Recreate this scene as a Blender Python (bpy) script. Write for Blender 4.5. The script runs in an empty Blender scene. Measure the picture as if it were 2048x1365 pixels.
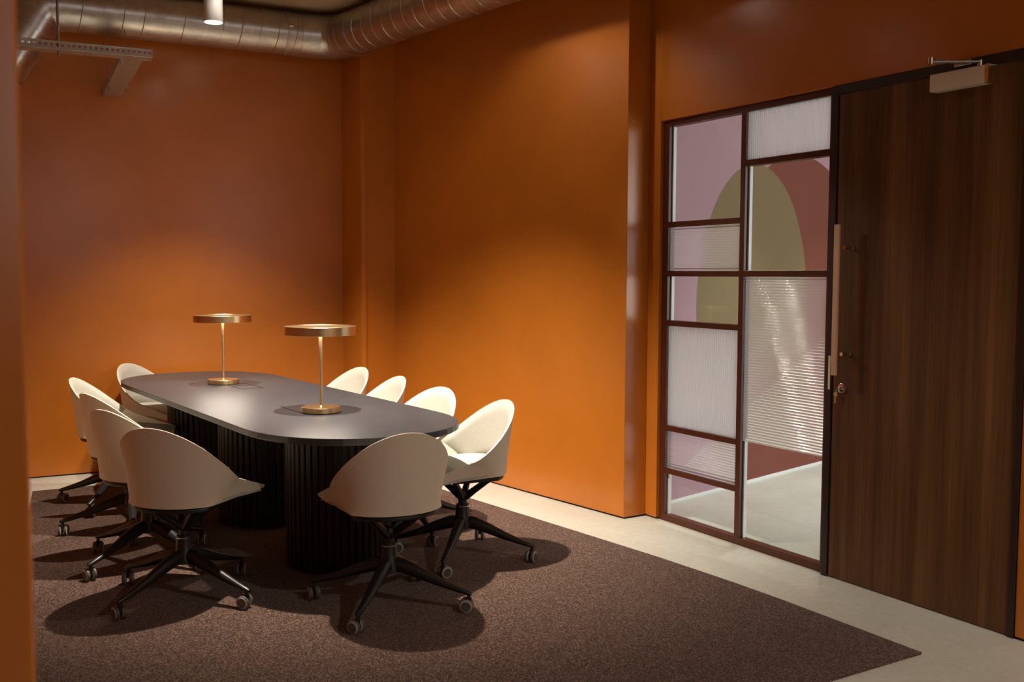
import bpy, math, random
from mathutils import Vector, Matrix, Quaternion

random.seed(7)
scene = bpy.context.scene
col = scene.collection
PI = math.pi

# ------------------------------------------------------------------ camera
cam_data = bpy.data.cameras.new('camera')
cam = bpy.data.objects.new('camera', cam_data)
col.objects.link(cam)
cam_data.lens = 35.0
cam_data.sensor_width = 36.0
cam_data.clip_start = 0.05
cam_data.clip_end = 60
RGT = Vector((0.85905110, -0.51187428, 0.00399015))
DWN = Vector((-0.03062027, -0.05916621, -0.99777841))
FWD = Vector((0.51097319, 0.85702047, -0.06650052))
cm = Matrix((( RGT.x, -DWN.x, -FWD.x, 0.0),
             ( RGT.y, -DWN.y, -FWD.y, 0.0),
             ( RGT.z, -DWN.z, -FWD.z, 1.46),
             (0, 0, 0, 1)))
cam.matrix_world = cm
cam_data.dof.use_dof = True
cam_data.dof.focus_distance = 5.4
cam_data.dof.aperture_fstop = 4.5
scene.camera = cam

# ------------------------------------------------------------------ world, exposure, sampling
world = bpy.data.worlds.new('world')
scene.world = world
world.use_nodes = True
world.node_tree.nodes['Background'].inputs[0].default_value = (0.9, 0.95, 1.0, 1)
world.node_tree.nodes['Background'].inputs[1].default_value = 0.02
scene.view_settings.view_transform = 'Standard'
scene.view_settings.look = 'None'
scene.view_settings.gamma = 1.0
scene.view_settings.use_curve_mapping = False
scene.view_settings.exposure = 0.0
try:
    scene.cycles.use_denoising = True
    scene.cycles.denoiser = 'OPENIMAGEDENOISE'
    scene.cycles.max_bounces = 10
    scene.cycles.diffuse_bounces = 5
    scene.cycles.glossy_bounces = 4
    scene.cycles.transmission_bounces = 8
    scene.cycles.transparent_max_bounces = 12
    scene.cycles.sample_clamp_indirect = 12.0
    scene.cycles.blur_glossy = 0.5
except Exception:
    pass

# light levels (watts); each lamp is built further down with its own light
SPOT_W = 900.0
DOOR_SPOT_W = 110.0
WALL_SPOT_W = 22.0
TABLE_LAMP_E = 21.0
LOBBY_FILL_W = 220.0
STUDIO_FILL_W = 170.0
STUDIO_SKY = 7.0
LOBBY_SKY = 3.2

WARM = (1.0, 0.91, 0.77)
NEUTRAL = (0.95, 0.98, 1.0)

# ------------------------------------------------------------------ material helpers
MATS = {}
def nmat(name):
    m = bpy.data.materials.new(name)
    m.use_nodes = True
    nt = m.node_tree
    b = nt.nodes['Principled BSDF']
    MATS[name] = m
    return m, nt, b

def node(nt, kind, **kw):
    n = nt.nodes.new(kind)
    for k, v in kw.items():
        setattr(n, k, v)
    return n

def lk(nt, a, b):
    nt.links.new(a, b)

def coords(nt, scale=(1, 1, 1), which='Object'):
    tc = node(nt, 'ShaderNodeTexCoord')
    mp = node(nt, 'ShaderNodeMapping')
    mp.inputs['Scale'].default_value = scale
    lk(nt, tc.outputs[which], mp.inputs['Vector'])
    return mp.outputs['Vector']

def noise(nt, vec, scale, detail=3, rough=0.55):
    n = node(nt, 'ShaderNodeTexNoise')
    n.inputs['Scale'].default_value = scale
    n.inputs['Detail'].default_value = detail
    n.inputs['Roughness'].default_value = rough
    lk(nt, vec, n.inputs['Vector'])
    return n.outputs['Fac']

def ramp(nt, fac, stops):
    r = node(nt, 'ShaderNodeValToRGB')
    el = r.color_ramp.elements
    el[0].position, el[0].color = stops[0][0], (*stops[0][1], 1)
    el[1].position, el[1].color = stops[-1][0], (*stops[-1][1], 1)
    for p, c in stops[1:-1]:
        e = el.new(p); e.color = (*c, 1)
    lk(nt, fac, r.inputs['Fac'])
    return r.outputs['Color']

def bump(nt, b, h, strength, dist=0.002):
    bp = node(nt, 'ShaderNodeBump')
    bp.inputs['Strength'].default_value = strength
    bp.inputs['Distance'].default_value = dist
    lk(nt, h, bp.inputs['Height'])
    lk(nt, bp.outputs['Normal'], b.inputs['Normal'])

def simple(name, c, rough=0.5, metal=0.0, spec=0.5, var=0.0, nscale=30, bstr=0.0, bscale=200):
    m, nt, b = nmat(name)
    b.inputs['Roughness'].default_value = rough
    b.inputs['Metallic'].default_value = metal
    b.inputs['Specular IOR Level'].default_value = spec
    v = coords(nt)
    f = noise(nt, v, nscale)
    lo = tuple(max(0, x * (1 - var)) for x in c); hi = tuple(min(1, x * (1 + var)) for x in c)
    lk(nt, ramp(nt, f, [(0.3, lo), (0.7, hi)]), b.inputs['Base Color'])
    if bstr:
        bump(nt, b, noise(nt, v, bscale), bstr, 0.001)
    return m

# painted plaster: burnt orange satin paint
simple('orange_paint', (0.50, 0.150, 0.016), rough=0.25, spec=0.50, var=0.05, nscale=2.5, bstr=0.10, bscale=180)
simple('dark_gap', (0.015, 0.010, 0.008), rough=0.8)
# polished pale concrete floor
m, nt, b = nmat('concrete')
v = coords(nt)
f1 = noise(nt, v, 1.6, 5, 0.6); f2 = noise(nt, v, 28, 4, 0.7)
c1 = ramp(nt, f1, [(0.3, (0.50, 0.475, 0.40)), (0.7, (0.60, 0.575, 0.50))])
mx = node(nt, 'ShaderNodeMixRGB', blend_type='MULTIPLY'); mx.inputs[0].default_value = 0.35
lk(nt, c1, mx.inputs[1])
lk(nt, ramp(nt, f2, [(0.35, (0.72, 0.70, 0.66)), (0.6, (1, 1, 1))]), mx.inputs[2])
lk(nt, mx.outputs[0], b.inputs['Base Color'])
b.inputs['Roughness'].default_value = 0.38
b.inputs['Specular IOR Level'].default_value = 0.35
# raw ceiling
m, nt, b = nmat('ceiling_raw')
v = coords(nt)
f1 = noise(nt, v, 2.2, 6, 0.65)
lk(nt, ramp(nt, f1, [(0.25, (0.30, 0.22, 0.13)), (0.75, (0.60, 0.47, 0.30))]), b.inputs['Base Color'])
b.inputs['Roughness'].default_value = 0.85
bump(nt, b, noise(nt, v, 14, 5), 0.4, 0.01)
simple('white_ceiling', (0.72, 0.72, 0.70), rough=0.8, var=0.02)
simple('studio_wall', (0.62, 0.60, 0.58), rough=0.6, var=0.03)
# cut pile carpet
m, nt, b = nmat('carpet')
v = coords(nt)
f1 = noise(nt, v, 170, 2, 0.8); f2 = noise(nt, v, 480, 2, 0.6)
c1 = ramp(nt, f1, [(0.36, (0.022, 0.010, 0.0065)), (0.50, (0.078, 0.038, 0.026)), (0.67, (0.33, 0.205, 0.15))])
mx = node(nt, 'ShaderNodeMixRGB', blend_type='MULTIPLY'); mx.inputs[0].default_value = 0.6
lk(nt, c1, mx.inputs[1])
lk(nt, ramp(nt, f2, [(0.35, (0.45, 0.42, 0.40)), (0.65, (1, 1, 1))]), mx.inputs[2])
lk(nt, mx.outputs[0], b.inputs['Base Color'])
b.inputs['Roughness'].default_value = 1.0
b.inputs['Specular IOR Level'].default_value = 0.05
b.inputs['Sheen Weight'].default_value = 0.15
bump(nt, b, f1, 0.8, 0.004)
# dark walnut veneer, vertical grain
def wood(name, dark, mid, light, rough, sx=1.0):
    m, nt, b = nmat(name)
    v = coords(nt, (1.0 * sx, 9.0 * sx, 0.35))
    f1 = noise(nt, v, 1.1, 4, 0.6)
    v2 = coords(nt, (20, 140, 1.5))
    f2 = noise(nt, v2, 1.0, 4, 0.65)
    c1 = ramp(nt, f1, [(0.30, dark), (0.52, mid), (0.75, light)])
    mx = node(nt, 'ShaderNodeMixRGB', blend_type='MULTIPLY'); mx.inputs[0].default_value = 0.55
    lk(nt, c1, mx.inputs[1])
    lk(nt, ramp(nt, f2, [(0.35, (0.45, 0.42, 0.40)), (0.62, (1, 1, 1))]), mx.inputs[2])
    lk(nt, mx.outputs[0], b.inputs['Base Color'])
    b.inputs['Roughness'].default_value = rough
    b.inputs['Specular IOR Level'].default_value = 0.3
    bump(nt, b, f2, 0.12, 0.001)
wood('walnut', (0.060, 0.023, 0.008), (0.135, 0.056, 0.019), (0.23, 0.105, 0.036), 0.42)
wood('slat_wood', (0.012, 0.006, 0.004), (0.022, 0.011, 0.007), (0.034, 0.017, 0.011), 0.5, 3)
simple('door_frame', (0.022, 0.009, 0.006), rough=0.4, var=0.1)
simple('red_metal', (0.085, 0.020, 0.008), rough=0.35, spec=0.4, var=0.05)
simple('table_laminate', (0.036, 0.0365, 0.041), rough=0.36, spec=0.45, var=0.06, nscale=6)
simple('table_edge', (0.060, 0.048, 0.042), rough=0.45, var=0.05)
simple('black_plastic', (0.012, 0.011, 0.011), rough=0.42, spec=0.5, var=0.1)
simple('black_metal', (0.014, 0.012, 0.012), rough=0.36, spec=0.5, var=0.1)
simple('wheel_rubber', (0.085, 0.075, 0.068), rough=0.5, var=0.1)
simple('wheel_band', (0.34, 0.29, 0.25), rough=0.45, var=0.05)
simple('chair_shell', (0.74, 0.64, 0.49), rough=0.5, spec=0.35, var=0.02)
simple('chair_fabric', (0.46, 0.43, 0.37), rough=0.8, spec=0.15, var=0.04, nscale=90, bstr=0.15, bscale=700)
simple('chrome', (0.72, 0.70, 0.66), rough=0.16, metal=1.0)
simple('copper_bar', (0.66, 0.42, 0.27), rough=0.45, metal=0.4, var=0.04)
simple('closer_metal', (0.74, 0.66, 0.52), rough=0.4, metal=0.15, var=0.06, nscale=9)
simple('key_brass', (0.78, 0.55, 0.25), rough=0.3, metal=1.0)
simple('white_metal', (0.62, 0.58, 0.54), rough=0.45, spec=0.4)
simple('white_strip', (0.75, 0.75, 0.74), rough=0.4)
simple('tray_metal', (0.50, 0.46, 0.41), rough=0.4, metal=0.7, var=0.08, nscale=12)
simple('rod_metal', (0.32, 0.29, 0.26), rough=0.45, metal=0.8, var=0.1)
# galvanised sheet
m, nt, b = nmat('galvanised')
v = coords(nt)
f1 = noise(nt, v, 18, 4, 0.6); f2 = noise(nt, v, 5, 3)
lk(nt, ramp(nt, f1, [(0.3, (0.50, 0.46, 0.41)), (0.7, (0.64, 0.60, 0.55))]), b.inputs['Base Color'])
b.inputs['Metallic'].default_value = 0.95
rr = node(nt, 'ShaderNodeMapRange'); rr.inputs[3].default_value = 0.22; rr.inputs[4].default_value = 0.40
lk(nt, f2, rr.inputs[0]); lk(nt, rr.outputs[0], b.inputs['Roughness'])
# brushed brass
m, nt, b = nmat('brass')
v = coords(nt, (1, 1, 60))
f1 = noise(nt, v, 12, 3)
lk(nt, ramp(nt, f1, [(0.3, (0.66, 0.44, 0.22)), (0.7, (0.78, 0.55, 0.30))]), b.inputs['Base Color'])
b.inputs['Metallic'].default_value = 1.0
b.inputs['Roughness'].default_value = 0.30

def emit(name, c, s):
    m = bpy.data.materials.new(name); m.use_nodes = True
    nt = m.node_tree
    nt.nodes.clear()
    e = nt.nodes.new('ShaderNodeEmission'); o = nt.nodes.new('ShaderNodeOutputMaterial')
    e.inputs[0].default_value = (*c, 1); e.inputs[1].default_value = s
    nt.links.new(e.outputs[0], o.inputs[0])
    MATS[name] = m
emit('lamp_diffuser', (1.0, 0.88, 0.74), TABLE_LAMP_E)
emit('spot_lens', (1.0, 0.93, 0.82), 45.0)
emit('studio_sky', (0.93, 0.96, 1.0), STUDIO_SKY)
emit('lobby_sky', (0.90, 0.95, 1.0), LOBBY_SKY)

# clear glass: real pane, light passes straight through, mirror reflection by Fresnel
m = bpy.data.materials.new('clear_glass'); m.use_nodes = True; MATS['clear_glass'] = m
nt = m.node_tree; nt.nodes.clear()
o = nt.nodes.new('ShaderNodeOutputMaterial'); mixs = nt.nodes.new('ShaderNodeMixShader')
tr = nt.nodes.new('ShaderNodeBsdfTransparent'); tr.inputs[0].default_value = (0.93, 0.95, 0.93, 1)
gl = nt.nodes.new('ShaderNodeBsdfGlossy'); gl.inputs['Roughness'].default_value = 0.02
fr = nt.nodes.new('ShaderNodeFresnel')
ge = nt.nodes.new('ShaderNodeNewGeometry'); ir = nt.nodes.new('ShaderNodeMapRange')
ir.inputs[3].default_value = 1.30; ir.inputs[4].default_value = 1 / 1.30   # same pane reflectance from both faces
nt.links.new(ge.outputs['Backfacing'], ir.inputs[0]); nt.links.new(ir.outputs[0], fr.inputs[0])
nt.links.new(fr.outputs[0], mixs.inputs[0]); nt.links.new(tr.outputs[0], mixs.inputs[1])
nt.links.new(gl.outputs[0], mixs.inputs[2]); nt.links.new(mixs.outputs[0], o.inputs[0])
# reeded glass: refracting, the reeds are geometry; a satin back scatters part of the light
def reeded(name, satin):
    m, nt, b = nmat(name)
    b.inputs['Base Color'].default_value = (0.95, 0.96, 0.94, 1)
    b.inputs['Transmission Weight'].default_value = 1.0
    b.inputs['Roughness'].default_value = 0.055
    b.inputs['IOR'].default_value = 1.45
    tb = node(nt, 'ShaderNodeBsdfTranslucent'); tb.inputs[0].default_value = (0.86, 0.88, 0.86, 1)
    ms = node(nt, 'ShaderNodeMixShader'); ms.inputs[0].default_value = satin
    lk(nt, b.outputs[0], ms.inputs[1]); lk(nt, tb.outputs[0], ms.inputs[2])
    lk(nt, ms.outputs[0], nt.nodes['Material Output'].inputs['Surface'])
reeded('reeded_glass', 0.14)
reeded('reeded_satin', 0.33)
# painted mural on the studio wall: lilac ground, brick arch, khaki disc
m, nt, b = nmat('mural_paint')
tc = node(nt, 'ShaderNodeTexCoord'); sp = node(nt, 'ShaderNodeSeparateXYZ')
lk(nt, tc.outputs['Object'], sp.inputs[0])
def mth(op, a, bb=None):
    n = node(nt, 'ShaderNodeMath', operation=op)
    for i, q in enumerate((a, bb)):
        if q is None: continue
        if isinstance(q, (int, float)): n.inputs[i].default_value = q
        else: lk(nt, q, n.inputs[i])
    return n.outputs[0]
def ell(cx, cz, a, bt, bb_):
    dx = mth('DIVIDE', mth('SUBTRACT', sp.outputs['X'], cx), a)
    dz = mth('SUBTRACT', sp.outputs['Z'], cz)
    up = mth('DIVIDE', mth('MAXIMUM', dz, 0.0), bt)
    dn = mth('DIVIDE', mth('MAXIMUM', mth('MULTIPLY', dz, -1.0), 0.0), bb_)
    dd = mth('ADD', mth('MULTIPLY', dx, dx), mth('ADD', mth('MULTIPLY', up, up), mth('MULTIPLY', dn, dn)))
    return mth('LESS_THAN', dd, 1.0)
red = ell(1.60, 1.25, 1.05, 1.095, 50.0)
kha = ell(0.985, 1.25, 0.715, 0.985, 0.80)
low = mth('MULTIPLY', mth('LESS_THAN', sp.outputs['X'], 0.86), mth('LESS_THAN', sp.outputs['Z'], 0.9))
red = mth('MULTIPLY', red, mth('SUBTRACT', 1.0, low))
m1 = node(nt, 'ShaderNodeMixRGB'); m1.inputs[1].default_value = (0.40, 0.235, 0.28, 1); m1.inputs[2].default_value = (0.18, 0.042, 0.024, 1)
m2 = node(nt, 'ShaderNodeMixRGB'); m2.inputs[2].default_value = (0.20, 0.142, 0.062, 1)
lk(nt, red, m1.inputs[0]); lk(nt, m1.outputs[0], m2.inputs[1]); lk(nt, kha, m2.inputs[0])
lk(nt, m2.outputs[0], b.inputs['Base Color'])
b.inputs['Roughness'].default_value = 0.6

# ------------------------------------------------------------------ mesh helpers
class MB:
    def __init__(s):
        s.v = []; s.f = []
    def add(s, vs, fs):
        o = len(s.v); s.v += [tuple(x) for x in vs]; s.f += [tuple(i + o for i in f) for f in fs]; return s
    def box(s, x0, x1, y0, y1, z0, z1):
        return s.add([(x0, y0, z0), (x1, y0, z0), (x1, y1, z0), (x0, y1, z0), (x0, y0, z1), (x1, y0, z1), (x1, y1, z1), (x0, y1, z1)],
                     [(0, 3, 2, 1), (4, 5, 6, 7), (0, 1, 5, 4), (1, 2, 6, 5), (2, 3, 7, 6), (3, 0, 4, 7)])
    def prism(s, pts, z0, z1):
        n = len(pts)
        vs = [(x, y, z0) for x, y in pts] + [(x, y, z1) for x, y in pts]
        fs = [tuple(range(n - 1, -1, -1)), tuple(range(n, 2 * n))]
        fs += [(i, (i + 1) % n, n + (i + 1) % n, n + i) for i in range(n)]
        return s.add(vs, fs)
    def lathe(s, prof, n=32, c=(0, 0, 0), axis='Z'):
        # prof: list of (r, h); closed at ends when r == 0
        vs = []; fs = []
        for r, h in prof:
            for i in range(n):
                a = 2 * PI * i / n
                p = (r * math.cos(a), r * math.sin(a), h)
                if axis == 'X': p = (p[2], p[0], p[1])
                if axis == 'Y': p = (p[1], p[2], p[0])
                vs.append((p[0] + c[0], p[1] + c[1], p[2] + c[2]))
        for k in range(len(prof) - 1):
            for i in range(n):
                j = (i + 1) % n
                fs.append((k * n + i, k * n + j, (k + 1) * n + j, (k + 1) * n + i))
        if prof[0][0] > 1e-6: fs.append(tuple(range(n - 1, -1, -1)))
        if prof[-1][0] > 1e-6: fs.append(tuple(range((len(prof) - 1) * n, len(prof) * n)))
        return s.add(vs, fs)
    def tube(s, path, rads, n=12, cap=True, sq=None):
        # sweep a circle (or a flat ellipse sq=(kx,ky)) along the path
        path = [Vector(p) for p in path]
        if isinstance(rads, (int, float)): rads = [rads] * len(path)
        vs = []; fs = []; up = None
        for k, p in enumerate(path):
            t = (path[min(k + 1, len(path) - 1)] - path[max(k - 1, 0)]).normalized()
            if up is None:
                up = Vector((0, 0, 1)) if abs(t.z) < 0.9 else Vector((1, 0, 0))
            sd = t.cross(up)
            sd.normalize(); u = sd.cross(t).normalized(); up = u
            kx, ky = sq[k] if sq else (1, 1)
            for i in range(n):
                a = 2 * PI * i / n
                vs.append(p + sd * (rads[k] * kx * math.cos(a)) + u * (rads[k] * ky * math.sin(a)))
        for k in range(len(path) - 1):
            for i in range(n):
                j = (i + 1) % n
                fs.append((k * n + i, k * n + j, (k + 1) * n + j, (k + 1) * n + i))
        if cap:
            fs.append(tuple(range(n - 1, -1, -1))); L = (len(path) - 1) * n
            fs.append(tuple(range(L, L + n)))
        return s.add(vs, fs)
    def mesh(s, name, mat, smooth=False):
        me = bpy.data.meshes.new(name)
        me.from_pydata(s.v, [], s.f)
        me.update()
        import bmesh
        bm = bmesh.new(); bm.from_mesh(me)
        bmesh.ops.recalc_face_normals(bm, faces=bm.faces)
        bm.to_mesh(me); bm.free()
        if mat: me.materials.append(MATS[mat])
        if smooth:
            me.polygons.foreach_set('use_smooth', [True] * len(me.polygons))
            try: me.set_sharp_from_angle(angle=math.radians(38))
            except Exception: pass
        return me
    def build(s, name, mat, parent=None, smooth=False, bevel=0.0, loc=None, rotz=None, seg=2):
        o = bpy.data.objects.new(name, s.mesh(name, mat, smooth))
        col.objects.link(o)
        if parent: o.parent = parent
        if loc is not None: o.location = loc
        if rotz is not None: o.rotation_euler = (0, 0, rotz)
        if bevel:
            bv = o.modifiers.new('bevel', 'BEVEL'); bv.width = bevel; bv.segments = seg; bv.limit_method = 'ANGLE'
            bv.angle_limit = math.radians(40); bv.harden_normals = False
        return o

def tag(o, label, cat, group=None):
    o['label'] = label; o['category'] = cat
    if group: o['group'] = group
    return o

def struct(o):
    o['kind'] = 'structure'; return o

def empty(name, loc=(0, 0, 0), rotz=0.0):
    o = bpy.data.objects.new(name, None); col.objects.link(o)
    o.location = loc; o.rotation_euler = (0, 0, rotz); o.empty_display_size = 0.1
    return o

def copy_tree(o, parent=None):
    c = o.copy(); col.objects.link(c); c.parent = parent
    for ch in list(o.children): copy_tree(ch, c)
    return c

# ------------------------------------------------------------------ room shell
CEIL = 3.43
def back_y(x): return 7.757 - 0.054 * (x - 0.616)
def orange_x(y): return 3.4 - 0.136 * (y - 6.086)
GAP = 0.010      # shadow gap under the walls

struct(MB().box(-4.0, 11.0, -4.0, 9.5, -0.12, 0.0).build('floor', 'concrete'))
struct(MB().prism([(-4.0, -4.0), (6.6, -4.0), (6.6, -0.1), (3.80, -0.1), (3.80, 8.2), (-4.0, 8.2)], CEIL, CEIL + 0.15).build('ceiling', 'ceiling_raw'))
# back wall
def quad_wall(name, a, b, z0, z1, th, mat='orange_paint'):
    # wall whose room face runs a -> b, body to the left of that direction
    a = Vector((a[0], a[1])); b = Vector((b[0], b[1])); d = (b - a).normalized(); n = Vector((-d.y, d.x)) * th
    o = MB().prism([tuple(a), tuple(b), tuple(b + n), tuple(a + n)], z0, z1).build(name, mat)
    return struct(o)
def gap_strip(name, a, b):
    a = Vector((a[0], a[1])); b = Vector((b[0], b[1])); d = (b - a).normalized(); n = Vector((-d.y, d.x))
    o = MB().prism([tuple(a + n * 0.012), tuple(b + n * 0.012), tuple(b + n * 0.08), tuple(a + n * 0.08)], 0, GAP).build(name, 'dark_gap')
    return struct(o)
# note: for a wall body on the far side, walk the room face from right to left
quad_wall('wall_back', (3.4, back_y(3.4)), (-0.6, back_y(-0.6)), GAP, CEIL, -0.15)
gap_strip('baseboard_back', (-0.6, back_y(-0.6)), (3.4, back_y(3.4)))
# thick orange wall on the right, running slightly inwards towards the corner
P0 = (3.588, 4.706); P1 = (orange_x(7.75), 7.75)
o = MB().prism([P0, (3.757, 4.712), (3.757, 8.0), (P1[0], 8.0), P1], GAP, CEIL).build('wall_right_far', 'orange_paint', bevel=0.004)
struct(o)
o = MB().prism([(3.600, 4.716), (3.757, 4.722), (3.757, 7.9), (P1[0] + 0.02, 7.9)], 0, GAP).build('baseboard_right_far', 'dark_gap'); struct(o)
# corner column with a corner guard
o = MB().prism([(2.953, 7.225), (orange_x(7.225) + 0.05, 7.255), (orange_x(7.7) + 0.05, 7.7), (2.953, 7.70)], GAP, CEIL).build('wall_corner', 'orange_paint', bevel=0.004); struct(o)
mb = MB().box(2.945, 2.951, 7.217, 7.257, GAP, 2.72).box(2.951, 2.985, 7.217, 7.223, GAP, 2.72)
struct(mb.build('trim_1', 'orange_paint', bevel=0.002))
# glazed wall plane x = 3.757: pier beside the glazing, lintel, and the wall past the door
XW = 3.757
struct(MB().box(XW, XW + 0.088, 4.612, 4.90, GAP, CEIL).build('wall_right_pier', 'orange_paint', bevel=0.003))
struct(MB().box(XW + 0.012, XW + 0.08, 4.625, 4.90, 0, GAP).build('baseboard_right_pier', 'dark_gap'))
struct(MB().box(XW, XW + 0.088, 2.335, 4.612, 2.357, CEIL).build('wall_right_lintel', 'orange_paint', bevel=0.003))
struct(MB().box(XW, XW + 0.088, -0.6, 2.335, GAP, CEIL).build('wall_right_near', 'orange_paint', bevel=0.003))
struct(MB().box(XW + 0.012, XW + 0.08, -0.59, 2.325, 0, GAP).build('baseboard_right_near', 'dark_gap'))
# left wall of the room, partition beside the camera, wall behind
quad_wall('wall_left', (-0.42, 1.30), (0.04, 7.82), GAP, CEIL, 0.12)
struct(MB().box(-4.0, 0.098, 1.18, 1.30, GAP, CEIL).build('wall_front', 'orange_paint', bevel=0.004))

struct(MB().box(-4.12, -4.0, -4.0, 1.30, GAP, CEIL).build('wall_lobby_left', 'orange_paint'))

# ------------------------------------------------------------------ studio beyond the glazing
MA = Vector((4.087, 4.889)); MBd = Vector((6.076 - 4.087, 5.385 - 4.889)).normalized()
mang = math.atan2(MBd.y, MBd.x)
o = MB().box(-0.25, 5.2, 0.0, 0.12, 0.0, 3.15).build('wall_mural', 'mural_paint', loc=(MA.x, MA.y, 0), rotz=mang); struct(o)
o = MB().box(-0.25, 5.2, -0.008, 0.0, 0.0, 0.018).build('baseboard_mural', 'white_strip', loc=(MA.x, MA.y, 0), rotz=mang); struct(o)
struct(MB().box(XW + 0.088, 9.2, 0.0, 7.0, 3.05, 3.15).build('ceiling_beyond', 'white_ceiling'))
struct(MB().box(9.0, 9.12, 0.0, 7.0, 0, 3.05).build('wall_beyond_right', 'studio_wall'))
# daylit windows: a frame with mullions round bright panes
def daylight_window(name, x0, x1, z0, z1, y, th, wall_x0, wall_x1, wall_z1, wall_mat, sky, nx, wall_name):
    mb = MB().box(wall_x0, x0, y - th, y, 0, wall_z1).box(x1, wall_x1, y - th, y, 0, wall_z1).box(x0, x1, y - th, y, 0, z0).box(x0, x1, y - th, y, z1, wall_z1)
    struct(mb.build(wall_name, wall_mat))
    w = struct(empty(name, ((x0 + x1) / 2, y - th, z0)))
    hw = (x1 - x0) / 2; H_ = z1 - z0
    MB().box(-hw, -hw + 0.05, 0.01, 0.07, 0, H_).box(hw - 0.05, hw, 0.01, 0.07, 0, H_).box(-hw + 0.05, hw - 0.05, 0.01, 0.07, 0, 0.05).box(-hw + 0.05, hw - 0.05, 0.01, 0.07, H_ - 0.05, H_).build('window_frame', 'white_metal', w)
    for k in range(1, nx):
        xx = -hw + 2 * hw * k / nx
        MB().box(xx - 0.025, xx + 0.025, 0.01, 0.06, 0.05, H_ - 0.05).build('mullion', 'white_metal', w)
    for k in range(nx):
        a_ = -hw + 2 * hw * k / nx; b_ = -hw + 2 * hw * (k + 1) / nx
        MB().box(a_ + 0.026, b_ - 0.026, 0.02, 0.026, 0.05, H_ - 0.05).build('pane', sky, w)
    return w
daylight_window('window_2', 5.9, 8.7, 0.06, 2.85, 0.0, 0.10, XW + 0.088, 9.0, CEIL, 'studio_wall', 'studio_sky', 3, 'wall_beyond_near')

daylight_window('window_3', 0.5, 1.6, 1.6, 3.3, -4.0, 0.12, -4.0, 2.6, CEIL, 'orange_paint', 'lobby_sky', 2, 'wall_rear')
daylight_window('window_4', 3.6, 4.55, 1.5, 3.3, -4.0, 0.12, 2.6, 6.6, CEIL, 'orange_paint', 'lobby_sky', 1, 'wall_rear_right')
struct(MB().box(6.6, 6.7, -4.0, -0.1, GAP, CEIL).build('wall_lobby_right', 'orange_paint'))

# ------------------------------------------------------------------ glazing
XG = 3.80
win = struct(empty('window_1', (XG, 3.99, 0)))
def wbar(y0, y1, z0, z1, x0=-0.020, x1=0.030):
    # bars in window-local coordinates
    return MB().box(x0, x1, y0 - 3.99, y1 - 3.99, z0, z1).build('frame_bar', 'red_metal', win, bevel=0.0015)
wbar(4.562, 4.610, 0.0, 2.356); wbar(3.334, 3.369, 0.0, 2.356)
wbar(3.936, 3.971, 0.040, 2.322)
wbar(3.369, 4.562, 2.322, 2.356); wbar(3.369, 4.562, 0.0, 0.040)
LY0, LY1 = 3.971, 4.562; RY0, RY1 = 3.369, 3.936
for zc in (1.755, 1.470, 1.180, 0.559, 0.303):
    wbar(LY0, LY1, zc - 0.016, zc + 0.016)
for zc in (2.054, 1.471):
    wbar(RY0, RY1, zc - 0.016, zc + 0.016)
def clear_pane(y0, y1, z0, z1):
    p = MB().box(-0.003, 0.003, y0 - 3.99, y1 - 3.99, z0, z1).build('pane', 'clear_glass', win)
    p['label'] = 'clear glass pane'
    # white strip on the far side, its colour stands for the lit reveal
    MB().box(0.006, 0.026, y1 - 0.010 - 3.99, y1 - 3.99, z0, z1).build('lit_reveal_strip', 'white_strip', win)
def reeded_pane(y0, y1, z0, z1, horizontal, pitch=0.0150, amp=0.0036):
    mb = MB(); L = (z1 - z0) if horizontal else (y1 - y0)
    n = max(2, int(round(L / pitch))); sub = 8
    prof = []
    for i in range(n * sub + 1):
        ph = (i % sub) / sub
        prof.append((L * i / (n * sub), -0.003 - amp * math.sin(PI * ph)))
    vs = []; fs = []
    for u, x in prof:
        if horizontal:
            vs += [(x, y0 - 3.99, z0 + u), (x, y1 - 3.99, z0 + u), (0.003, y0 - 3.99, z0 + u), (0.003, y1 - 3.99, z0 + u)]
        else:
            vs += [(x, y0 - 3.99 + u, z0), (x, y0 - 3.99 + u, z1), (0.003, y0 - 3.99 + u, z0), (0.003, y0 - 3.99 + u, z1)]
    for i in range(len(prof) - 1):
        a = i * 4; b2 = a + 4
        fs += [(a, a + 1, b2 + 1, b2), (a + 2, b2 + 2, b2 + 3, a + 3), (a, b2, b2 + 2, a + 2), (a + 1, a + 3, b2 + 3, b2 + 1)]
    e = (len(prof) - 1) * 4
    fs += [(0, 2, 3, 1), (e, e + 1, e + 3, e + 2)]
    mb.add(vs, fs)
    me = mb.mesh('pane', 'reeded_glass' if horizontal else 'reeded_satin', False)
    # smooth across each reed, sharp at the grooves
    me.polygons.foreach_set('use_smooth', [True] * len(me.polygons))
    try: me.set_sharp_from_angle(angle=math.radians(32))
    except Exception: pass
    p = bpy.data.objects.new('pane', me); col.objects.link(p); p.parent = win
    p['label'] = 'reeded glass pane with ' + ('horizontal' if horizontal else 'vertical') + ' ribs'
clear_pane(LY0, LY1, 1.771, 2.322)
reeded_pane(LY0, LY1, 1.486, 1.739, True)
clear_pane(LY0, LY1, 1.196, 1.454)
reeded_pane(LY0, LY1, 0.575, 1.164, False)
reeded_pane(LY0, LY1, 0.319, 0.543, True)
clear_pane(LY0, LY1, 0.040, 0.287)
reeded_pane(RY0, RY1, 2.070, 2.322, False)
clear_pane(RY0, RY1, 1.487, 2.038)
reeded_pane(RY0, RY1, 0.570, 1.455, True)
clear_pane(RY0, RY1, 0.040, 0.569)

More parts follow.
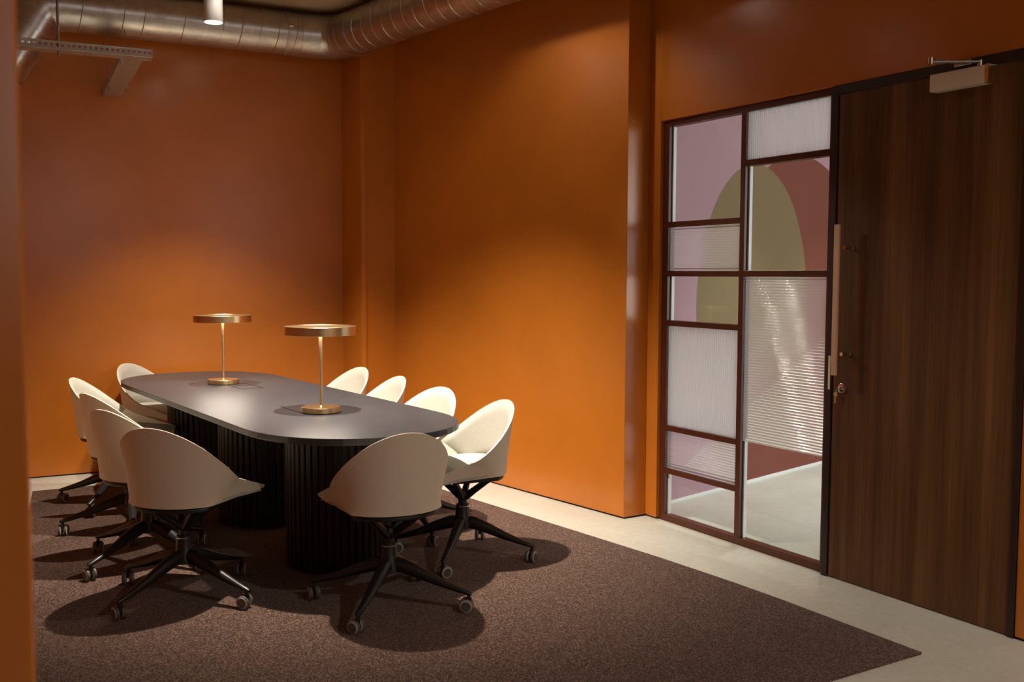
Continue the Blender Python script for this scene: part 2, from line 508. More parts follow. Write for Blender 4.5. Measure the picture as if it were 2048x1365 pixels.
# ------------------------------------------------------------------ door
door = struct(empty('door_1', (XW, 2.82, 0)))
DY0, DY1 = 2.368, 3.296
leaf = MB().box(0.002, 0.046, DY0 - 2.82, DY1 - 2.82, 0.006, 2.312).build('door_leaf', 'walnut', door, bevel=0.0015)
MB().box(-0.006, 0.075, 3.300 - 2.82, 3.336 - 2.82, 0.0, 2.356).build('door_frame', 'door_frame', door, bevel=0.002)
MB().box(-0.006, 0.075, 2.337 - 2.82, 2.364 - 2.82, 0.0, 2.356).build('door_frame', 'door_frame', door, bevel=0.002)
MB().box(-0.006, 0.075, 2.364 - 2.82, 3.300 - 2.82, 2.316, 2.356).build('door_frame', 'door_frame', door, bevel=0.002)
MB().box(0.004, 0.044, DY0 - 0.003 - 2.82, DY0 - 0.0005 - 2.82, 0.006, 2.312).build('edge_strip', 'key_brass', door)
h = MB().box(-0.066, -0.054, 3.222 - 2.82, 3.252 - 2.82, 0.992, 1.700).build('handle', 'copper_bar', door, bevel=0.002)
h['label'] = 'long flat copper pull handle'
for z in (1.592, 1.095):
    MB().lathe([(0.009, -0.056), (0.009, -0.004), (0.013, -0.004), (0.013, 0.003)], 16, (0, 3.200 - 2.82, z), 'X').build('handle_mount', 'chrome', h, True)
esc = MB().lathe([(0, -0.010), (0.017, -0.010), (0.023, -0.007), (0.024, 0.003)], 28, (0, 3.235 - 2.82, 0.928), 'X').build('lock', 'chrome', door, True)
MB().lathe([(0, -0.0125), (0.009, -0.0125), (0.009, -0.009)], 20, (0, 3.235 - 2.82, 0.928), 'X').build('lock_cylinder', 'rod_metal', esc, True)
MB().box(-0.0135, -0.012, 3.234 - 2.82, 3.236 - 2.82, 0.922, 0.934).build('keyhole', 'black_metal', esc)
sp_ = MB().box(-0.0075, -0.006, 3.306 - 2.82, 3.318 - 2.82, 0.915, 1.078).build('strike_plate', 'closer_metal', door)
cl = MB().box(-0.052, 0.001, 2.515 - 2.82, 2.772 - 2.82, 2.238, 2.3105).build('door_closer', 'closer_metal', door, bevel=0.003)
MB().box(-0.054, 0.001, 2.500 - 2.82, 2.514 - 2.82, 2.237, 2.3115).build('closer_end_cap', 'key_brass', cl)
MB().lathe([(0.011, 2.310), (0.011, 2.336), (0, 2.336)], 16, (-0.028, 2.555 - 2.82, 0)).build('closer_pinion', 'chrome', cl, True)
EL = (-0.19, 2.665 - 2.82, 2.338)
def flatarm(a, b, w, t):
    a = Vector(a); b = Vector(b); d = (b - a).normalized(); s = Vector((-d.y, d.x, 0)).normalized() * (w / 2); u = Vector((0, 0, t / 2))
    vs = [a - s - u, a + s - u, a + s + u, a - s + u, b - s - u, b + s - u, b + s + u, b - s + u]
    return MB().add(vs, [(0, 1, 2, 3), (4, 7, 6, 5), (0, 4, 5, 1), (1, 5, 6, 2), (2, 6, 7, 3), (3, 7, 4, 0)])
flatarm((-0.028, 2.555 - 2.82, 2.330), (EL[0], EL[1], 2.330), 0.020, 0.007).build('closer_arm', 'rod_metal', cl, bevel=0.001)
flatarm((EL[0], EL[1], 2.340), (-0.012, 2.640 - 2.82, 2.340), 0.016, 0.007).build('closer_forearm', 'rod_metal', cl, bevel=0.001)
MB().lathe([(0, 2.322), (0.012, 2.322), (0.012, 2.348), (0, 2.348)], 16, (EL[0], EL[1], 0)).build('closer_joint', 'chrome', cl, True)
MB().box(-0.022, -0.006, 2.600 - 2.82, 2.680 - 2.82, 2.330, 2.350).build('closer_bracket', 'chrome', cl, bevel=0.001)

# key hanging from a ring in the lock
key = tag(empty('key', (XW - 0.016, 3.250, 0.912)), 'small brass key hanging on a ring from the round door lock', 'key')
ring = [(0.0, 0.010 * math.cos(a), 0.004 + 0.010 * math.sin(a)) for a in [2 * PI * i / 20 for i in range(21)]]
MB().tube(ring, 0.0009, 6).build('key_ring', 'chrome', key, True)
MB().lathe([(0, -0.001), (0.0115, -0.001), (0.0115, 0.001), (0, 0.001)], 20, (0, 0.012, -0.016), 'X').build('key_bow', 'key_brass', key, True)
mb = MB().box(-0.001, 0.001, 0.010, 0.016, -0.058, -0.024)
for i in range(4): mb.box(-0.001, 0.001, 0.016, 0.019 - 0.001 * (i % 2), -0.055 + i * 0.007, -0.051 + i * 0.007)
mb.build('key_blade', 'key_brass', key)

# ------------------------------------------------------------------ carpet
CP = [(0.614, 7.253), (0.00, 2.41), (2.778, 2.413), (3.291, 2.417), (3.290, 2.922), (3.289, 3.152), (3.278, 3.45), (3.242, 3.928), (3.208, 4.235),
      (3.155, 4.70), (3.036, 5.682), (2.870, 7.05), (2.60, 7.195)]
c = MB().prism(CP, 0.0, 0.009).build('carpet', 'carpet')
tag(c, 'large dark brown flecked carpet lying under the table and chairs', 'carpet')

# ------------------------------------------------------------------ table
TA = Vector((1.845, 4.04)); TB = Vector((1.615, 7.445))
tdir = (TB - TA).normalized(); tang = math.atan2(tdir.y, tdir.x) - PI / 2
tc_ = (TA + TB) / 2; TL = (TB - TA).length / 2; TW = 0.525; TZ = 0.74; CARP = 0.009
tab = tag(empty('conference_table', (tc_.x, tc_.y, CARP), tang), 'long round-ended dark grey conference table on slatted drum legs', 'table')
def table_outline(grow=0.0, n=26, wl=TW, ll=TL, er=0.62):
    pts = []
    w = wl + grow; e = er + grow; s = ll - er; q = 2.25
    for sgn in (1, -1):
        for i in range(n + 1):
            th = PI * i / n + (0 if sgn > 0 else PI)
            cx_, sy_ = math.cos(th), math.sin(th)
            x = w * math.copysign(abs(cx_) ** (2 / q), cx_)
            y = e * math.copysign(abs(sy_) ** (2 / q), sy_) + sgn * s
            pts.append((x, y))
    return pts
zt = TZ - CARP
MB().prism(table_outline(), zt - 0.028, zt).build('table_top', 'table_laminate', tab, bevel=0.0025)
MB().prism(table_outline(-0.012), zt - 0.034, zt - 0.0282).build('top_edge_band', 'table_edge', tab)
# three slatted drums
DR = 0.262; NS = 46
slat_me = None
for dy in (-1.03, 0.0, 1.03):
    d = MB().lathe([(DR - 0.012, 0.012), (DR - 0.012, zt - 0.034)], 46, (0, 0, 0)).build('pedestal_drum', 'black_plastic', tab, True, loc=(0.0, dy, 0))
    MB().lathe([(DR - 0.03, 0.0), (DR - 0.03, 0.012)], 40).build('plinth', 'black_plastic', d)
    for k in range(NS):
        a = 2 * PI * k / NS
        if slat_me is None:
            hw = PI * DR / NS * 0.80
            mb = MB().prism([(-hw, -0.012), (hw, -0.012), (hw, 0.000), (hw * 0.72, 0.0045), (-hw * 0.72, 0.0045), (-hw, 0.000)], 0.010, zt - 0.0345)
            slat_me = mb.mesh('slat', 'slat_wood')
        s_ = bpy.data.objects.new('slat', slat_me); col.objects.link(s_); s_.parent = d
        s_.location = (DR * math.cos(a), DR * math.sin(a), 0); s_.rotation_euler = (0, 0, a - PI / 2)
# two power hatches let into the top
def hatch(lx, ly, rz):
    hx = empty('cable_hatch'); hx.parent = tab; hx.location = (lx, ly, zt); hx.rotation_euler = (0, 0, rz)
    w, l, b_ = 0.060, 0.145, 0.013
    MB().box(-w - b_, w + b_, -l - b_, -l, -0.001, 0.0012).box(-w - b_, w + b_, l, l + b_, -0.001, 0.0012) \
        .box(-w - b_, -w, -l, l, -0.001, 0.0012).box(w, w + b_, -l, l, -0.001, 0.0012).build('hatch_rim', 'black_metal', hx)
    MB().box(-w + 0.002, w - 0.002, -l + 0.002, l - 0.002, -0.001, 0.0008).build('hatch_lid', 'table_laminate', hx)
itab = Matrix.Translation((tc_.x, tc_.y, 0)) @ Matrix.Rotation(tang, 4, 'Z')
def tl(x, y): return itab.inverted() @ Vector((x, y, 0))
p = tl(1.775, 6.33); hatch(p.x, p.y, 0.0)
p = tl(1.745, 5.10); hatch(p.x, p.y, 0.0)

# ------------------------------------------------------------------ table lamps
def table_lamp(x, y, label):
    t = tag(empty('table_lamp', (x, y, TZ + 0.0013)), label, 'lamp', 'brass disc lamps on the table')
    MB().lathe([(0, 0), (0.097, 0), (0.100, 0.003), (0.100, 0.027), (0.098, 0.0295), (0, 0.0295)], 56).build('lamp_base', 'brass', t, True)
    MB().lathe([(0.0115, 0.029), (0.010, 0.031), (0.0068, 0.034), (0.0072, 0.15), (0.0105, 0.406), (0.0105, 0.410)], 20).build('lamp_stem', 'brass', t, True)
    sh = MB().lathe([(0, 0.4125), (0.168, 0.4125), (0.168, 0.408), (0.182, 0.404), (0.184, 0.405), (0.184, 0.447), (0.182, 0.449), (0.170, 0.449), (0.168, 0.4465), (0.0, 0.4465)], 72).build('lamp_shade', 'brass', t, True)
    MB().lathe([(0.014, 0.4465), (0.014, 0.449), (0.012, 0.450), (0, 0.450)], 24).build('touch_switch', 'brass', sh, True)
    MB().lathe([(0, 0.4095), (0.167, 0.4095), (0.167, 0.4115), (0, 0.4115)], 56).build('diffuser', 'lamp_diffuser', sh)
    return t
table_lamp(1.786, 4.937, 'brass disc table lamp nearest the camera on the dark table')
table_lamp(1.699, 6.534, 'brass disc table lamp at the far end of the dark table')

# ------------------------------------------------------------------ chairs
ZB, ZK, ZP, ZT = 0.446, 0.534, 0.452, 0.800
FM = math.radians(110)
def chair_curves(t):
    """outer shell: lower edge point and upper edge point at parameter t in -1..1"""
    s = 1 if t >= 0 else -1; u = abs(t)
    def top(ph):
        z = ZK + (ZT - ZK) * max(0.0, math.cos(ph / FM * PI / 2)) ** 1.43
        lean = (z - ZK) / (ZT - ZK)
        return Vector((s * 0.256 * math.sin(ph), -0.221 * math.cos(ph) - 0.005 - 0.037 * lean, z))
    def bot(ph):
        q = ph / FM * math.radians(64)
        return Vector((s * 0.228 * math.sin(q), -0.190 * math.cos(q) - 0.027, ZB))
    tipT = Vector((s * 0.227, 0.328, ZP)); tipB = Vector((s * 0.224, 0.324, ZP - 0.012))
    if u <= 0.78:
        ph = u / 0.78 * FM
        return bot(ph), top(ph)
    k = (u - 0.78) / 0.22
    return bot(FM).lerp(tipB, k), top(FM).lerp(tipT, k)

def make_chair():
    root = empty('meeting_chair')
    NT, NV = 64, 9
    ts = [-1 + 2 * i / NT for i in range(NT + 1)]
    def surf(t, v):
        b_, u_ = chair_curves(t); return b_.lerp(u_, v)
    def normal(t, v):
        e = 0.004
        du = surf(min(1, t + e), v) - surf(max(-1, t - e), v); dv = surf(t, min(1, v + 0.02)) - surf(t, max(0, v - 0.02))
        n = dv.cross(du)
        if n.length < 1e-9: return Vector((0, 1, 0))
        n.normalize()
        c_ = surf(t, v)
        if n.x * (-c_.x) + n.y * (0.1 - c_.y) < 0: n = -n
        return n
    outer = []; inner = []
    for t in ts:
        for j in range(NV + 1):
            v = j / NV; p_ = surf(t, v); outer.append(p_); inner.append(p_ + normal(t, v) * 0.007)
    R_ = NV + 1; N_ = len(outer)
    mb = MB(); fs = []
    for i in range(NT):
        for j in range(NV):
            a = i * R_ + j; b_ = a + R_
            fs += [(a, b_, b_ + 1, a + 1), (N_ + a, N_ + a + 1, N_ + b_ + 1, N_ + b_)]
        a = i * R_ + NV; b_ = a + R_
        fs.append((a, b_, N_ + b_, N_ + a))
        a = i * R_; b_ = a + R_
        fs.append((a, N_ + a, N_ + b_, b_))
    for j in range(NV):
        fs.append((j, j + 1, N_ + j + 1, N_ + j)); a = NT * R_ + j
        fs.append((a, N_ + a, N_ + a + 1, a + 1))
    mb.add(outer + inner, fs)
    # underside: ruled between the left and right lower edges
    H2 = NT // 2
    und = []
    for i in range(H2 + 1):
        l = surf(-i / H2, 0.0); r = surf(i / H2, 0.0)
        und += [l, r]
    mb.add(und, [(2 * i, 2 * i + 1, 2 * i + 3, 2 * i + 2) for i in range(H2)])
    sh = mb.build('seat_shell', 'chair_shell', root, True)
    # upholstered back pad, following the inner face
    PT, PV = 44, 14; pad = []; back = []
    for i in range(PT + 1):
        t = (-1 + 2 * i / PT) * 0.66
        for j in range(PV + 1):
            v = 0.16 + (0.975 - 0.16) * j / PV
            ei = min(i, PT - i) / 3.0; ej = min(j, PV - j) / 2.0
            r_ = min(1, ei) ** 0.5 * min(1, ej) ** 0.5
            n_ = normal(t, v); p_ = surf(t, v)
            pad.append(p_ + n_ * (0.0085 + 0.014 * r_)); back.append(p_ + n_ * 0.0065)
    R2 = PV + 1; N2 = len(pad); fs = []
    for i in range(PT):
        for j in range(PV):
            a = i * R2 + j; b_ = a + R2
            fs += [(a, a + 1, b_ + 1, b_), (N2 + a, N2 + b_, N2 + b_ + 1, N2 + a + 1)]
        a = i * R2; b_ = a + R2
        fs += [(a, b_, N2 + b_, N2 + a), (a + PV, N2 + a + PV, N2 + b_ + PV, b_ + PV)]
    for j in range(PV):
        a = PT * R2 + j
        fs += [(j, N2 + j, N2 + j + 1, j + 1), (a, a + 1, N2 + a + 1, N2 + a)]
    MB().add(pad + back, fs).build('back_pad', 'chair_fabric', root, True)
    # seat pad
    out = []
    for i in range(0, NT + 1):
        t = -1 + 2 * i / NT
        b_, u_ = chair_curves(t)
        zz = min(0.85, max(0.0, (0.497 - b_.z) / max(1e-6, (u_.z - b_.z))))
        q = b_.lerp(u_, zz); out.append((q.x * 0.95, q.y * 0.945 + 0.004))
    out += [(0.16, 0.322), (0.06, 0.328), (-0.06, 0.328), (-0.16, 0.322)]
    cx_ = 0.0; cy_ = 0.02
    rings = [(1.0, 0.462), (1.0, 0.490), (0.985, 0.497), (0.94, 0.502), (0.6, 0.500), (0.25, 0.499)]
    vs = []; n = len(out)
    for k, z in rings:
        vs += [(cx_ + (x - cx_) * k, cy_ + (y - cy_) * k, z - 0.088 * (cy_ + (y - cy_) * k + 0.10)) for x, y in out]
    fs = [tuple(range(n - 1, -1, -1)), tuple(range((len(rings) - 1) * n, len(rings) * n))]
    for r_ in range(len(rings) - 1):
        fs += [(r_ * n + i, r_ * n + (i + 1) % n, (r_ + 1) * n + (i + 1) % n, (r_ + 1) * n + i) for i in range(n)]
    MB().add(vs, fs).build('seat_pad', 'chair_fabric', root, True)
    # black plate under the shell
    pl = []
    for i in range(25):
        q = math.radians(-62 + 124 * i / 24)
        pl.append((0.216 * math.sin(q), -0.180 * math.cos(q) - 0.024))
    pl += [(0.165, 0.13), (-0.165, 0.13)]
    MB().prism(pl, 0.420, 0.4405).build('seat_plate', 'black_plastic', root, bevel=0.006)
    # four splayed bracket arms on a hub
    mb = MB()
    for sx, sy in ((1, 1), (1, -1), (-1, 1), (-1, -1)):
        mb.tube([(sx * 0.012, sy * 0.012, 0.318), (sx * 0.045, sy * 0.04, 0.352), (sx * 0.098, sy * 0.086, 0.405), (sx * 0.112, sy * 0.10, 0.424)],
                [0.020, 0.017, 0.015, 0.018], 8)
    mb.lathe([(0.020, 0.300), (0.030, 0.310), (0.034, 0.335), (0.026, 0.352), (0, 0.356)], 20)
    MB_ = mb.build('seat_bracket', 'black_metal', root, True)
    mb = MB().lathe([(0.0235, 0.20), (0.0235, 0.315)], 20)
    mb.build('gas_column', 'black_metal', root, True)
    MB().lathe([(0.030, 0.150), (0.052, 0.160), (0.050, 0.185), (0.038, 0.215), (0.034, 0.272), (0.033, 0.280), (0.0, 0.281)], 24).build('base_hub', 'black_metal', root, True)
    MB().lathe([(0.0345, 0.268), (0.0345, 0.272)], 24).build('column_ring', 'chrome', root, True)
    # four legs with castors
    leg_mb = MB()
    leg_mb.tube([(0.020, 0, 0.185), (0.06, 0, 0.183), (0.13, 0, 0.160), (0.22, 0, 0.125), (0.32, 0, 0.094), (0.365, 0, 0.082), (0.378, 0, 0.080)],
                [0.030, 0.030, 0.028, 0.0235, 0.0185, 0.0165, 0.010], 12,
                sq=[(1.0, 1.15), (1.0, 1.1), (0.92, 1.0), (0.86, 0.85), (0.85, 0.7), (0.85, 0.62), (0.8, 0.5)])
    leg_me = leg_mb.mesh('leg', 'black_metal', True)
    st_me = MB().lathe([(0.008, 0.044), (0.008, 0.082)], 12, (0.362, 0, 0)).box(0.350, 0.374, -0.006, 0.006, 0.030, 0.062).mesh('castor_fork', 'black_plastic', False)
    wmb = MB().lathe([(0, -0.010), (0.020, -0.010), (0.0225, -0.0075), (0.0285, -0.006), (0.0300, -0.003), (0.0300, 0.004), (0.0285, 0.007), (0.0225, 0.008), (0.020, 0.010), (0, 0.010)], 28, (0, 0, 0), 'Y')
    w_me = wmb.mesh('castor_wheel', 'wheel_rubber', True)
    w_me.materials.append(MATS['wheel_band'])
    for pg in w_me.polygons:
        rr_ = math.hypot(pg.center.x, pg.center.z)
        if 0.0210 < rr_ < 0.0262: pg.material_index = 1
    for k in range(4):
        lg = bpy.data.objects.new('leg', leg_me); col.objects.link(lg); lg.parent = root
        lg.rotation_euler = (0, 0, PI / 4 + k * PI / 2)
        fk = bpy.data.objects.new('castor_fork', st_me); col.objects.link(fk); fk.parent = lg
        sw = [0.5, -0.8, 1.3, 0.2][k]
        for s in (-1, 1):
            w = bpy.data.objects.new('castor_wheel', w_me); col.objects.link(w); w.parent = lg
            off = Vector((-0.010, s * 0.0165)); cs, sn = math.cos(sw), math.sin(sw)
            w.location = (0.362 + off.x * cs - off.y * sn, off.x * sn + off.y * cs, 0.030); w.rotation_euler = (0, 0, sw)
    return root

proto = make_chair()
CH = [   # x, y, heading in degrees, turn of the leg star, label
    (1.735, 3.954, 85.4, 0.100, 'cream bucket chair at the near rounded end of the table, back to camera'),
    (0.993, 4.533, 45.3, 0.450, 'cream bucket chair nearest the camera on the left side of the table'),
    (0.962, 5.172, 27.0, 0.790, 'second cream bucket chair from the camera along the left table side'),
    (1.003, 5.860, 18.0, 0.200, 'third cream bucket chair along the left side, mostly hidden behind others'),
    (1.040, 6.592, -23.5, 0.500, 'far left cream bucket chair whose inner pad shows, before the back wall'),
    (1.447, 7.400, -47.5, 0.785, 'cream bucket chair at the far end of the table against the back wall'),
    (2.364, 4.452, 178.1, -0.030, 'cream bucket chair turned from the table, right side nearest the camera'),
    (2.350, 5.066, 196.2, 0.300, 'second cream bucket chair along the right side beside the orange wall'),
    (2.385, 5.813, 180.2, 0.100, 'third cream bucket chair along the right side, only its back showing'),
    (2.408, 6.475, 189.0, 0.500, 'farthest cream bucket chair on the right side before the corner column'),
]
for i, (x, y, fd, lr, lab) in enumerate(CH):
    r = proto if i == 0 else copy_tree(proto)
    r.location = (x, y, CARP); r.rotation_euler = (0, 0, math.radians(fd) - PI / 2)
    tag(r, lab, 'chair', 'cream bucket chairs around the table')
    for ch in r.children:
        if ch.name.startswith('leg'):
            ch.rotation_euler[2] += lr

# ------------------------------------------------------------------ ducts
DRR = 0.1575; DZ = 3.25
duct = tag(empty('ventilation_duct', (1.6, back_y(1.6) - 0.30, DZ)), 'galvanised spiral duct running along the back wall and round the corner', 'duct')
inv = Matrix.Translation(duct.location).inverted()
def d1(x): return Vector((x, back_y(x) - 0.30, DZ))
def d2(y): return Vector((orange_x(y) - 0.42, y, DZ))
def tubeL(path, r, name, mat='galvanised', n=40, parent=None, cap=True):
    path = [inv @ Vector(p) for p in path]
    return MB().tube(path, r, n, cap).build(name, mat, parent or duct, True)
def ring_at(c, d, r, w, name, mat, parent=None, rise=0.004):
    d = Vector(d).normalized()
    return tubeL([Vector(c) - d * w / 2, Vector(c) + d * w / 2], r + rise, name, mat, 40, parent)
def seam(a, b, r, pitch, name, parent):
    a = Vector(a); b = Vector(b); d = (b - a); L = d.length; d.normalize()
    s = d.cross(Vector((0, 0, 1))).normalized(); u = s.cross(d)
    turns = L / pitch; n = int(turns * 28); path = []
    for i in range(n + 1):
        k = i / n; an = 2 * PI * turns * k
        path.append(inv @ (a + d * (L * k) + (s * math.cos(an) + u * math.sin(an)) * (r + 0.0005)))
    return MB().tube(path, 0.0028, 5).build(name, 'galvanised', parent, True)
xa, xb = 0.88, 2.52
run1 = tubeL([d1(xa), d1(xb)], DRR, 'duct_run'); seam(d1(xa), d1(xb), DRR, 0.132, 'spiral_seam', run1)
yb = 6.98
run2 = tubeL([d2(yb), d2(0.5)], DRR, 'duct_run'); seam(d2(yb), d2(2.5), DRR, 0.132, 'spiral_seam', run2)
# corner elbow, gored
e0 = d1(xb); e1 = d2(yb); t0 = (d1(3) - d1(2)).normalized(); t1 = (d2(6) - d2(7)).normalized()
def bez(a, ta, b, tb, n, k=0.55):
    L = (b - a).length * k; out = []
    for i in range(n + 1):
        s = i / n
        out.append(a * (1 - s) ** 3 + (a + ta * L) * 3 * s * (1 - s) ** 2 + (b - tb * L) * 3 * s * s * (1 - s) + b * s ** 3)
    return out
bp = bez(e0, t0, e1, t1, 5)
elb = tubeL(bp, DRR + 0.003, 'duct_elbow')
for k in range(0, 6):
    tdir_ = (bp[min(k + 1, 5)] - bp[max(k - 1, 0)])
    ring_at(bp[k], tdir_, DRR, 0.012, 'elbow_seam', 'galvanised', elb, 0.0075)
# left elbow dropping diagonally along the back wall
f0 = d1(xa); dl = (d1(0) - d1(1)).normalized()
dirdn = (dl * 0.52 + Vector((0, 0, -0.86))).normalized()
f1 = f0 + dl * 0.10 + dirdn * 0.19
fp = bez(f0, dl, f1, dirdn, 4)
elb2 = tubeL(fp, DRR + 0.003, 'duct_elbow')
for k in range(0, 5):
    ring_at(fp[k], fp[min(k + 1, 4)] - fp[max(k - 1, 0)], DRR, 0.010, 'elbow_seam', 'galvanised', elb2, 0.006)
f2 = f1 + dirdn * 0.34
run3 = tubeL([f1, f2], DRR, 'duct_run'); ring_at(f1 + dirdn * 0.11, dirdn, DRR, 0.008, 'duct_joint', 'galvanised', run3); ring_at(f2 - dirdn * 0.01, dirdn, DRR, 0.02, 'duct_collar', 'galvanised', run3)
# hanger strap with rod
hc = d1(2.40); hd = (d1(3) - d1(2)).normalized()
st = ring_at(hc, hd, DRR, 0.022, 'duct_strap', 'tray_metal', None, 0.005)
p = inv @ (hc + Vector((0, 0, DRR)))
MB().tube([p, p + Vector((0, 0, CEIL - DZ - DRR))], 0.004, 8).build('hanger_rod', 'rod_metal', duct)
bolt = inv @ (hc + Vector((-0.0, -DRR - 0.012, 0.02)))
MB().lathe([(0, -0.016), (0.008, -0.016), (0.008, 0.016), (0, 0.016)], 10, tuple(bolt), 'X').build('strap_bolt', 'chrome', st, True)
# upright branch rising to the ceiling at the far left
rc = Vector((0.615, 7.53, DZ))
rs = tubeL([rc + Vector((0, 0, -0.05)), rc + Vector((0, 0, CEIL - DZ))], 0.115, 'duct_riser')
for z in (0.02, 0.085, 0.15): ring_at(rc + Vector((0, 0, z)), (0, 0, 1), 0.115, 0.006, 'duct_joint', 'galvanised', rs, 0.003)

# ------------------------------------------------------------------ cable trays
def perforated(mb, o, ux, uy, L, W, holes_u, holes_v, fu, fv):
    """sheet at o spanned by ux (length L) and uy (width W), with a grid of rectangular holes"""
    o = Vector(o); ux = Vector(ux).normalized(); uy = Vector(uy).normalized()
    us = []; 
    for i in range(holes_u):
        c0 = L * (i + 0.5) / holes_u; hw = L / holes_u * fu / 2
        us += [c0 - hw, c0 + hw]
    us = [0] + us + [L]
    vsn = []
    for j in range(holes_v):
        c0 = W * (j + 0.5) / holes_v; hw = W / holes_v * fv / 2
        vsn += [c0 - hw, c0 + hw]
    vsn = [0] + vsn + [W]
    pts = [o + ux * u + uy * w for u in us for w in vsn]; nv = len(vsn); fs = []
    for i in range(len(us) - 1):
        for j in range(nv - 1):
            if i % 2 == 1 and j % 2 == 1: continue
            a = i * nv + j
            fs.append((a, a + nv, a + nv + 1, a + 1))
    mb.add(pts, fs)
def sheet(mb, name, parent):
    o = mb.build(name, 'tray_metal', parent)
    sm = o.modifiers.new('thickness', 'SOLIDIFY'); sm.thickness = 0.0015; sm.offset = 0
    return o
# long tray, parallel to the back wall
TZb = 2.735
ta = Vector((0.30, 6.33)); tb_ = Vector((1.235, 6.235)); tx = (tb_ - ta).normalized(); ty = Vector((-tx.y, tx.x)); LT = (tb_ - ta).length; WT = 0.12
tray = tag(empty('cable_tray', (ta.x, ta.y, TZb)), 'slotted metal cable tray with a branch to the back wall, below the duct', 'cable tray')
mb = MB(); perforated(mb, (0, 0, 0), (tx.x, tx.y, 0), (0, 0, 1), LT, 0.042, 32, 1, 0.52, 0.42); fl = sheet(mb, 'tray_side', tray)
mb = MB(); perforated(mb, (ty.x * WT, ty.y * WT, 0), (tx.x, tx.y, 0), (0, 0, 1), LT, 0.042, 32, 1, 0.52, 0.42); sheet(mb, 'tray_side', tray)
mb = MB(); perforated(mb, (0, 0, 0), (tx.x, tx.y, 0), (ty.x, ty.y, 0), LT, WT, 24, 3, 0.28, 0.2); sheet(mb, 'tray_base', tray)
MB().tube([(0, 0, 0.042), (tx.x * LT, tx.y * LT, 0.042)], 0.0035, 6).build('tray_lip', 'tray_metal', tray)
MB().tube([(0, 0, 0.0), (tx.x * LT, tx.y * LT, 0.0)], 0.0035, 6).build('tray_lip', 'tray_metal', tray)
for k, off in ((0.46, 0.0),):
    q = tx * (LT * k) ; c0 = q + ty * 0.03
    rd = MB().tube([(c0.x, c0.y, -0.035), (c0.x, c0.y, CEIL - TZb)], 0.0075, 10).build('hanger_rod', 'rod_metal', tray, True)
    MB().lathe([(0, -0.006), (0.011, -0.006), (0.011, 0.0), (0, 0.0)], 6, (c0.x, c0.y, 0)).build('rod_nut', 'chrome', rd)
# short tray running from it to the back wall
sa = Vector((1.075, 6.37)); sb = Vector((1.18, 7.715)); sx_ = (sb - sa).normalized(); sy_ = Vector((sx_.y, -sx_.x)); LS = (sb - sa).length; WS = 0.125
tray2 = empty('tray_branch'); tray2.parent = tray; tray2.location = (sa.x - ta.x, sa.y - ta.y, -0.004)
mb = MB(); perforated(mb, (0, 0, 0), (sx_.x, sx_.y, 0), (sy_.x, sy_.y, 0), LS, WS, 36, 4, 0.3, 0.22); sheet(mb, 'tray_base', tray2)
for s in (0, 1):
    mb = MB(); perforated(mb, (sy_.x * WS * s, sy_.y * WS * s, 0), (sx_.x, sx_.y, 0), (0, 0, 1), LS, 0.042, 40, 1, 0.52, 0.42); sheet(mb, 'tray_side', tray2)
for k, top in ((0.03, 0.03), (0.70, 3.125 - TZb)):
    for s in (0.06, 0.94):
        c0 = sx_ * (LS * k) + sy_ * (WS * s)
        MB().tube([(c0.x, c0.y, -0.030), (c0.x, c0.y, top)], 0.003, 8).build('hanger_rod', 'rod_metal', tray2, True)
        MB().lathe([(0, -0.032), (0.005, -0.032), (0.005, -0.001), (0, -0.001)], 8, (c0.x, c0.y, 0)).build('rod_end', 'chrome', tray2, True)

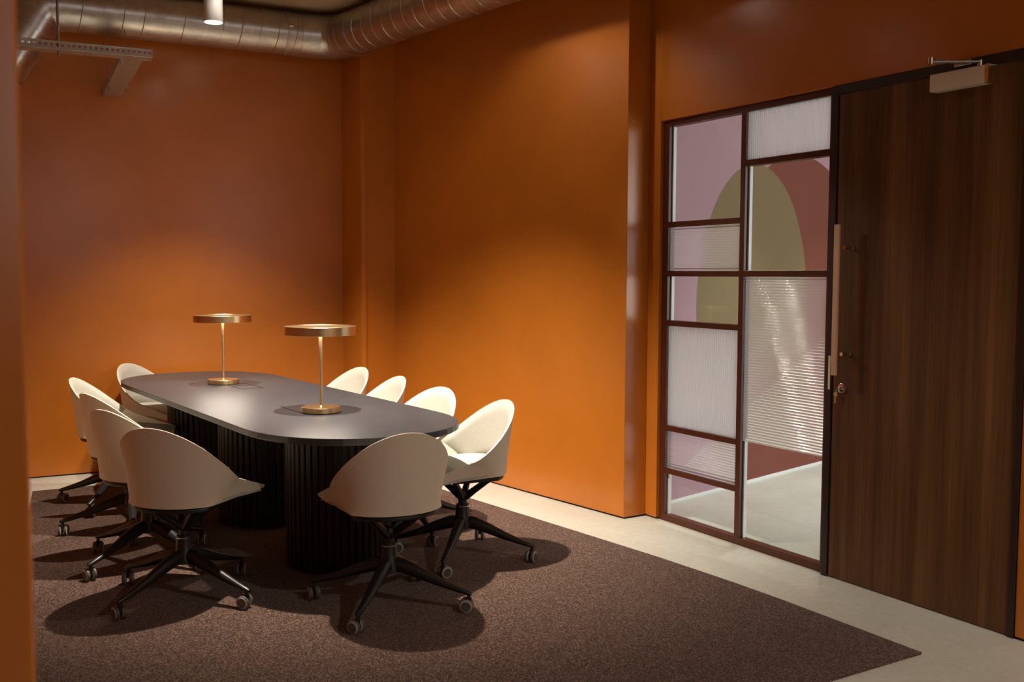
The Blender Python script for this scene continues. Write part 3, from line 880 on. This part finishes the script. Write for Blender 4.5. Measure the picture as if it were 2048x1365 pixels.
# ------------------------------------------------------------------ ceiling spotlights
def spotlight(x, y, z, label, power, colr=WARM, aim=None, cone=150, blend=0.6, radius=0.03, CEIL=CEIL):
    t = tag(empty('spotlight', (x, y, z)), label, 'spotlight', 'cylinder spotlights over the room')
    b_ = MB().lathe([(0.046, 0.012), (0.056, 0.0), (0.058, 0.003), (0.058, 0.165), (0.055, 0.170), (0, 0.170)], 40).build('spot_body', 'white_metal', t, True)
    MB().lathe([(0, 0.008), (0.047, 0.008), (0.047, 0.0125), (0, 0.0125)], 32).build('spot_lens', 'spot_lens', b_)
    MB().tube([(0, 0, 0.168), (0, 0, CEIL - z)], 0.016, 16).build('spot_stem', 'white_metal', t, True)
    MB().lathe([(0.045, CEIL - z - 0.02), (0.045, CEIL - z)], 28).build('ceiling_rose', 'white_metal', t, True)
    ld = bpy.data.lights.new('spot_beam', 'SPOT')
    ld.energy = power; ld.color = colr; ld.spot_size = math.radians(cone); ld.spot_blend = blend; ld.shadow_soft_size = radius
    lo = bpy.data.objects.new('spot_beam', ld); col.objects.link(lo); lo.parent = t
    lo.location = (0, 0, -0.004)
    if aim is not None:
        dv = Vector(aim) - Vector((x, y, z))
        lo.rotation_euler = dv.to_track_quat('-Z', 'Y').to_euler()
    return t
spotlight(1.658, 6.486, 3.046, 'lit cylinder spotlight hanging in front of the duct', SPOT_W * 0.46, aim=(1.66, 6.50, 0), cone=92, blend=1.0)
spotlight(1.74, 4.60, 3.046, 'cylinder spotlight above the near half of the table', SPOT_W, aim=(2.12, 5.30, 0), cone=94, blend=1.0)
spotlight(2.70, 0.20, 3.046, 'added fill light in a cylinder housing near the camera', LOBBY_FILL_W, (1.0, 0.93, 0.82), cone=160, blend=0.8)  # added fill, out of view, brightens chair backs and the near floor
spotlight(2.75, 4.9, 3.23, 'cylinder spotlight beside the orange wall', WALL_SPOT_W, aim=(3.5, 5.2, 1.5), cone=115, blend=0.5)
spotlight(1.70, 6.28, 3.24, 'cylinder spotlight above the far lamp, aimed at the glazing', DOOR_SPOT_W, aim=(3.80, 3.32, 0.85), cone=29, blend=1.0)
spotlight(1.97, 6.38, 3.24, 'second cylinder spotlight by the far lamp, aimed at the door', DOOR_SPOT_W, aim=(3.80, 3.32, 0.85), cone=29, blend=1.0)
spotlight(4.95, 4.35, 2.80, 'added studio fill light in a cylinder housing beside the glazing', STUDIO_FILL_W, NEUTRAL, cone=76, blend=0.9, CEIL=3.05)  # added out of view to brighten the studio floor and lower mural
spotlight(6.10, 4.60, 2.80, 'added studio fill light in a cylinder housing before the mural', STUDIO_FILL_W, NEUTRAL, cone=76, blend=0.9, CEIL=3.05)  # second added fill for the studio, also unseen
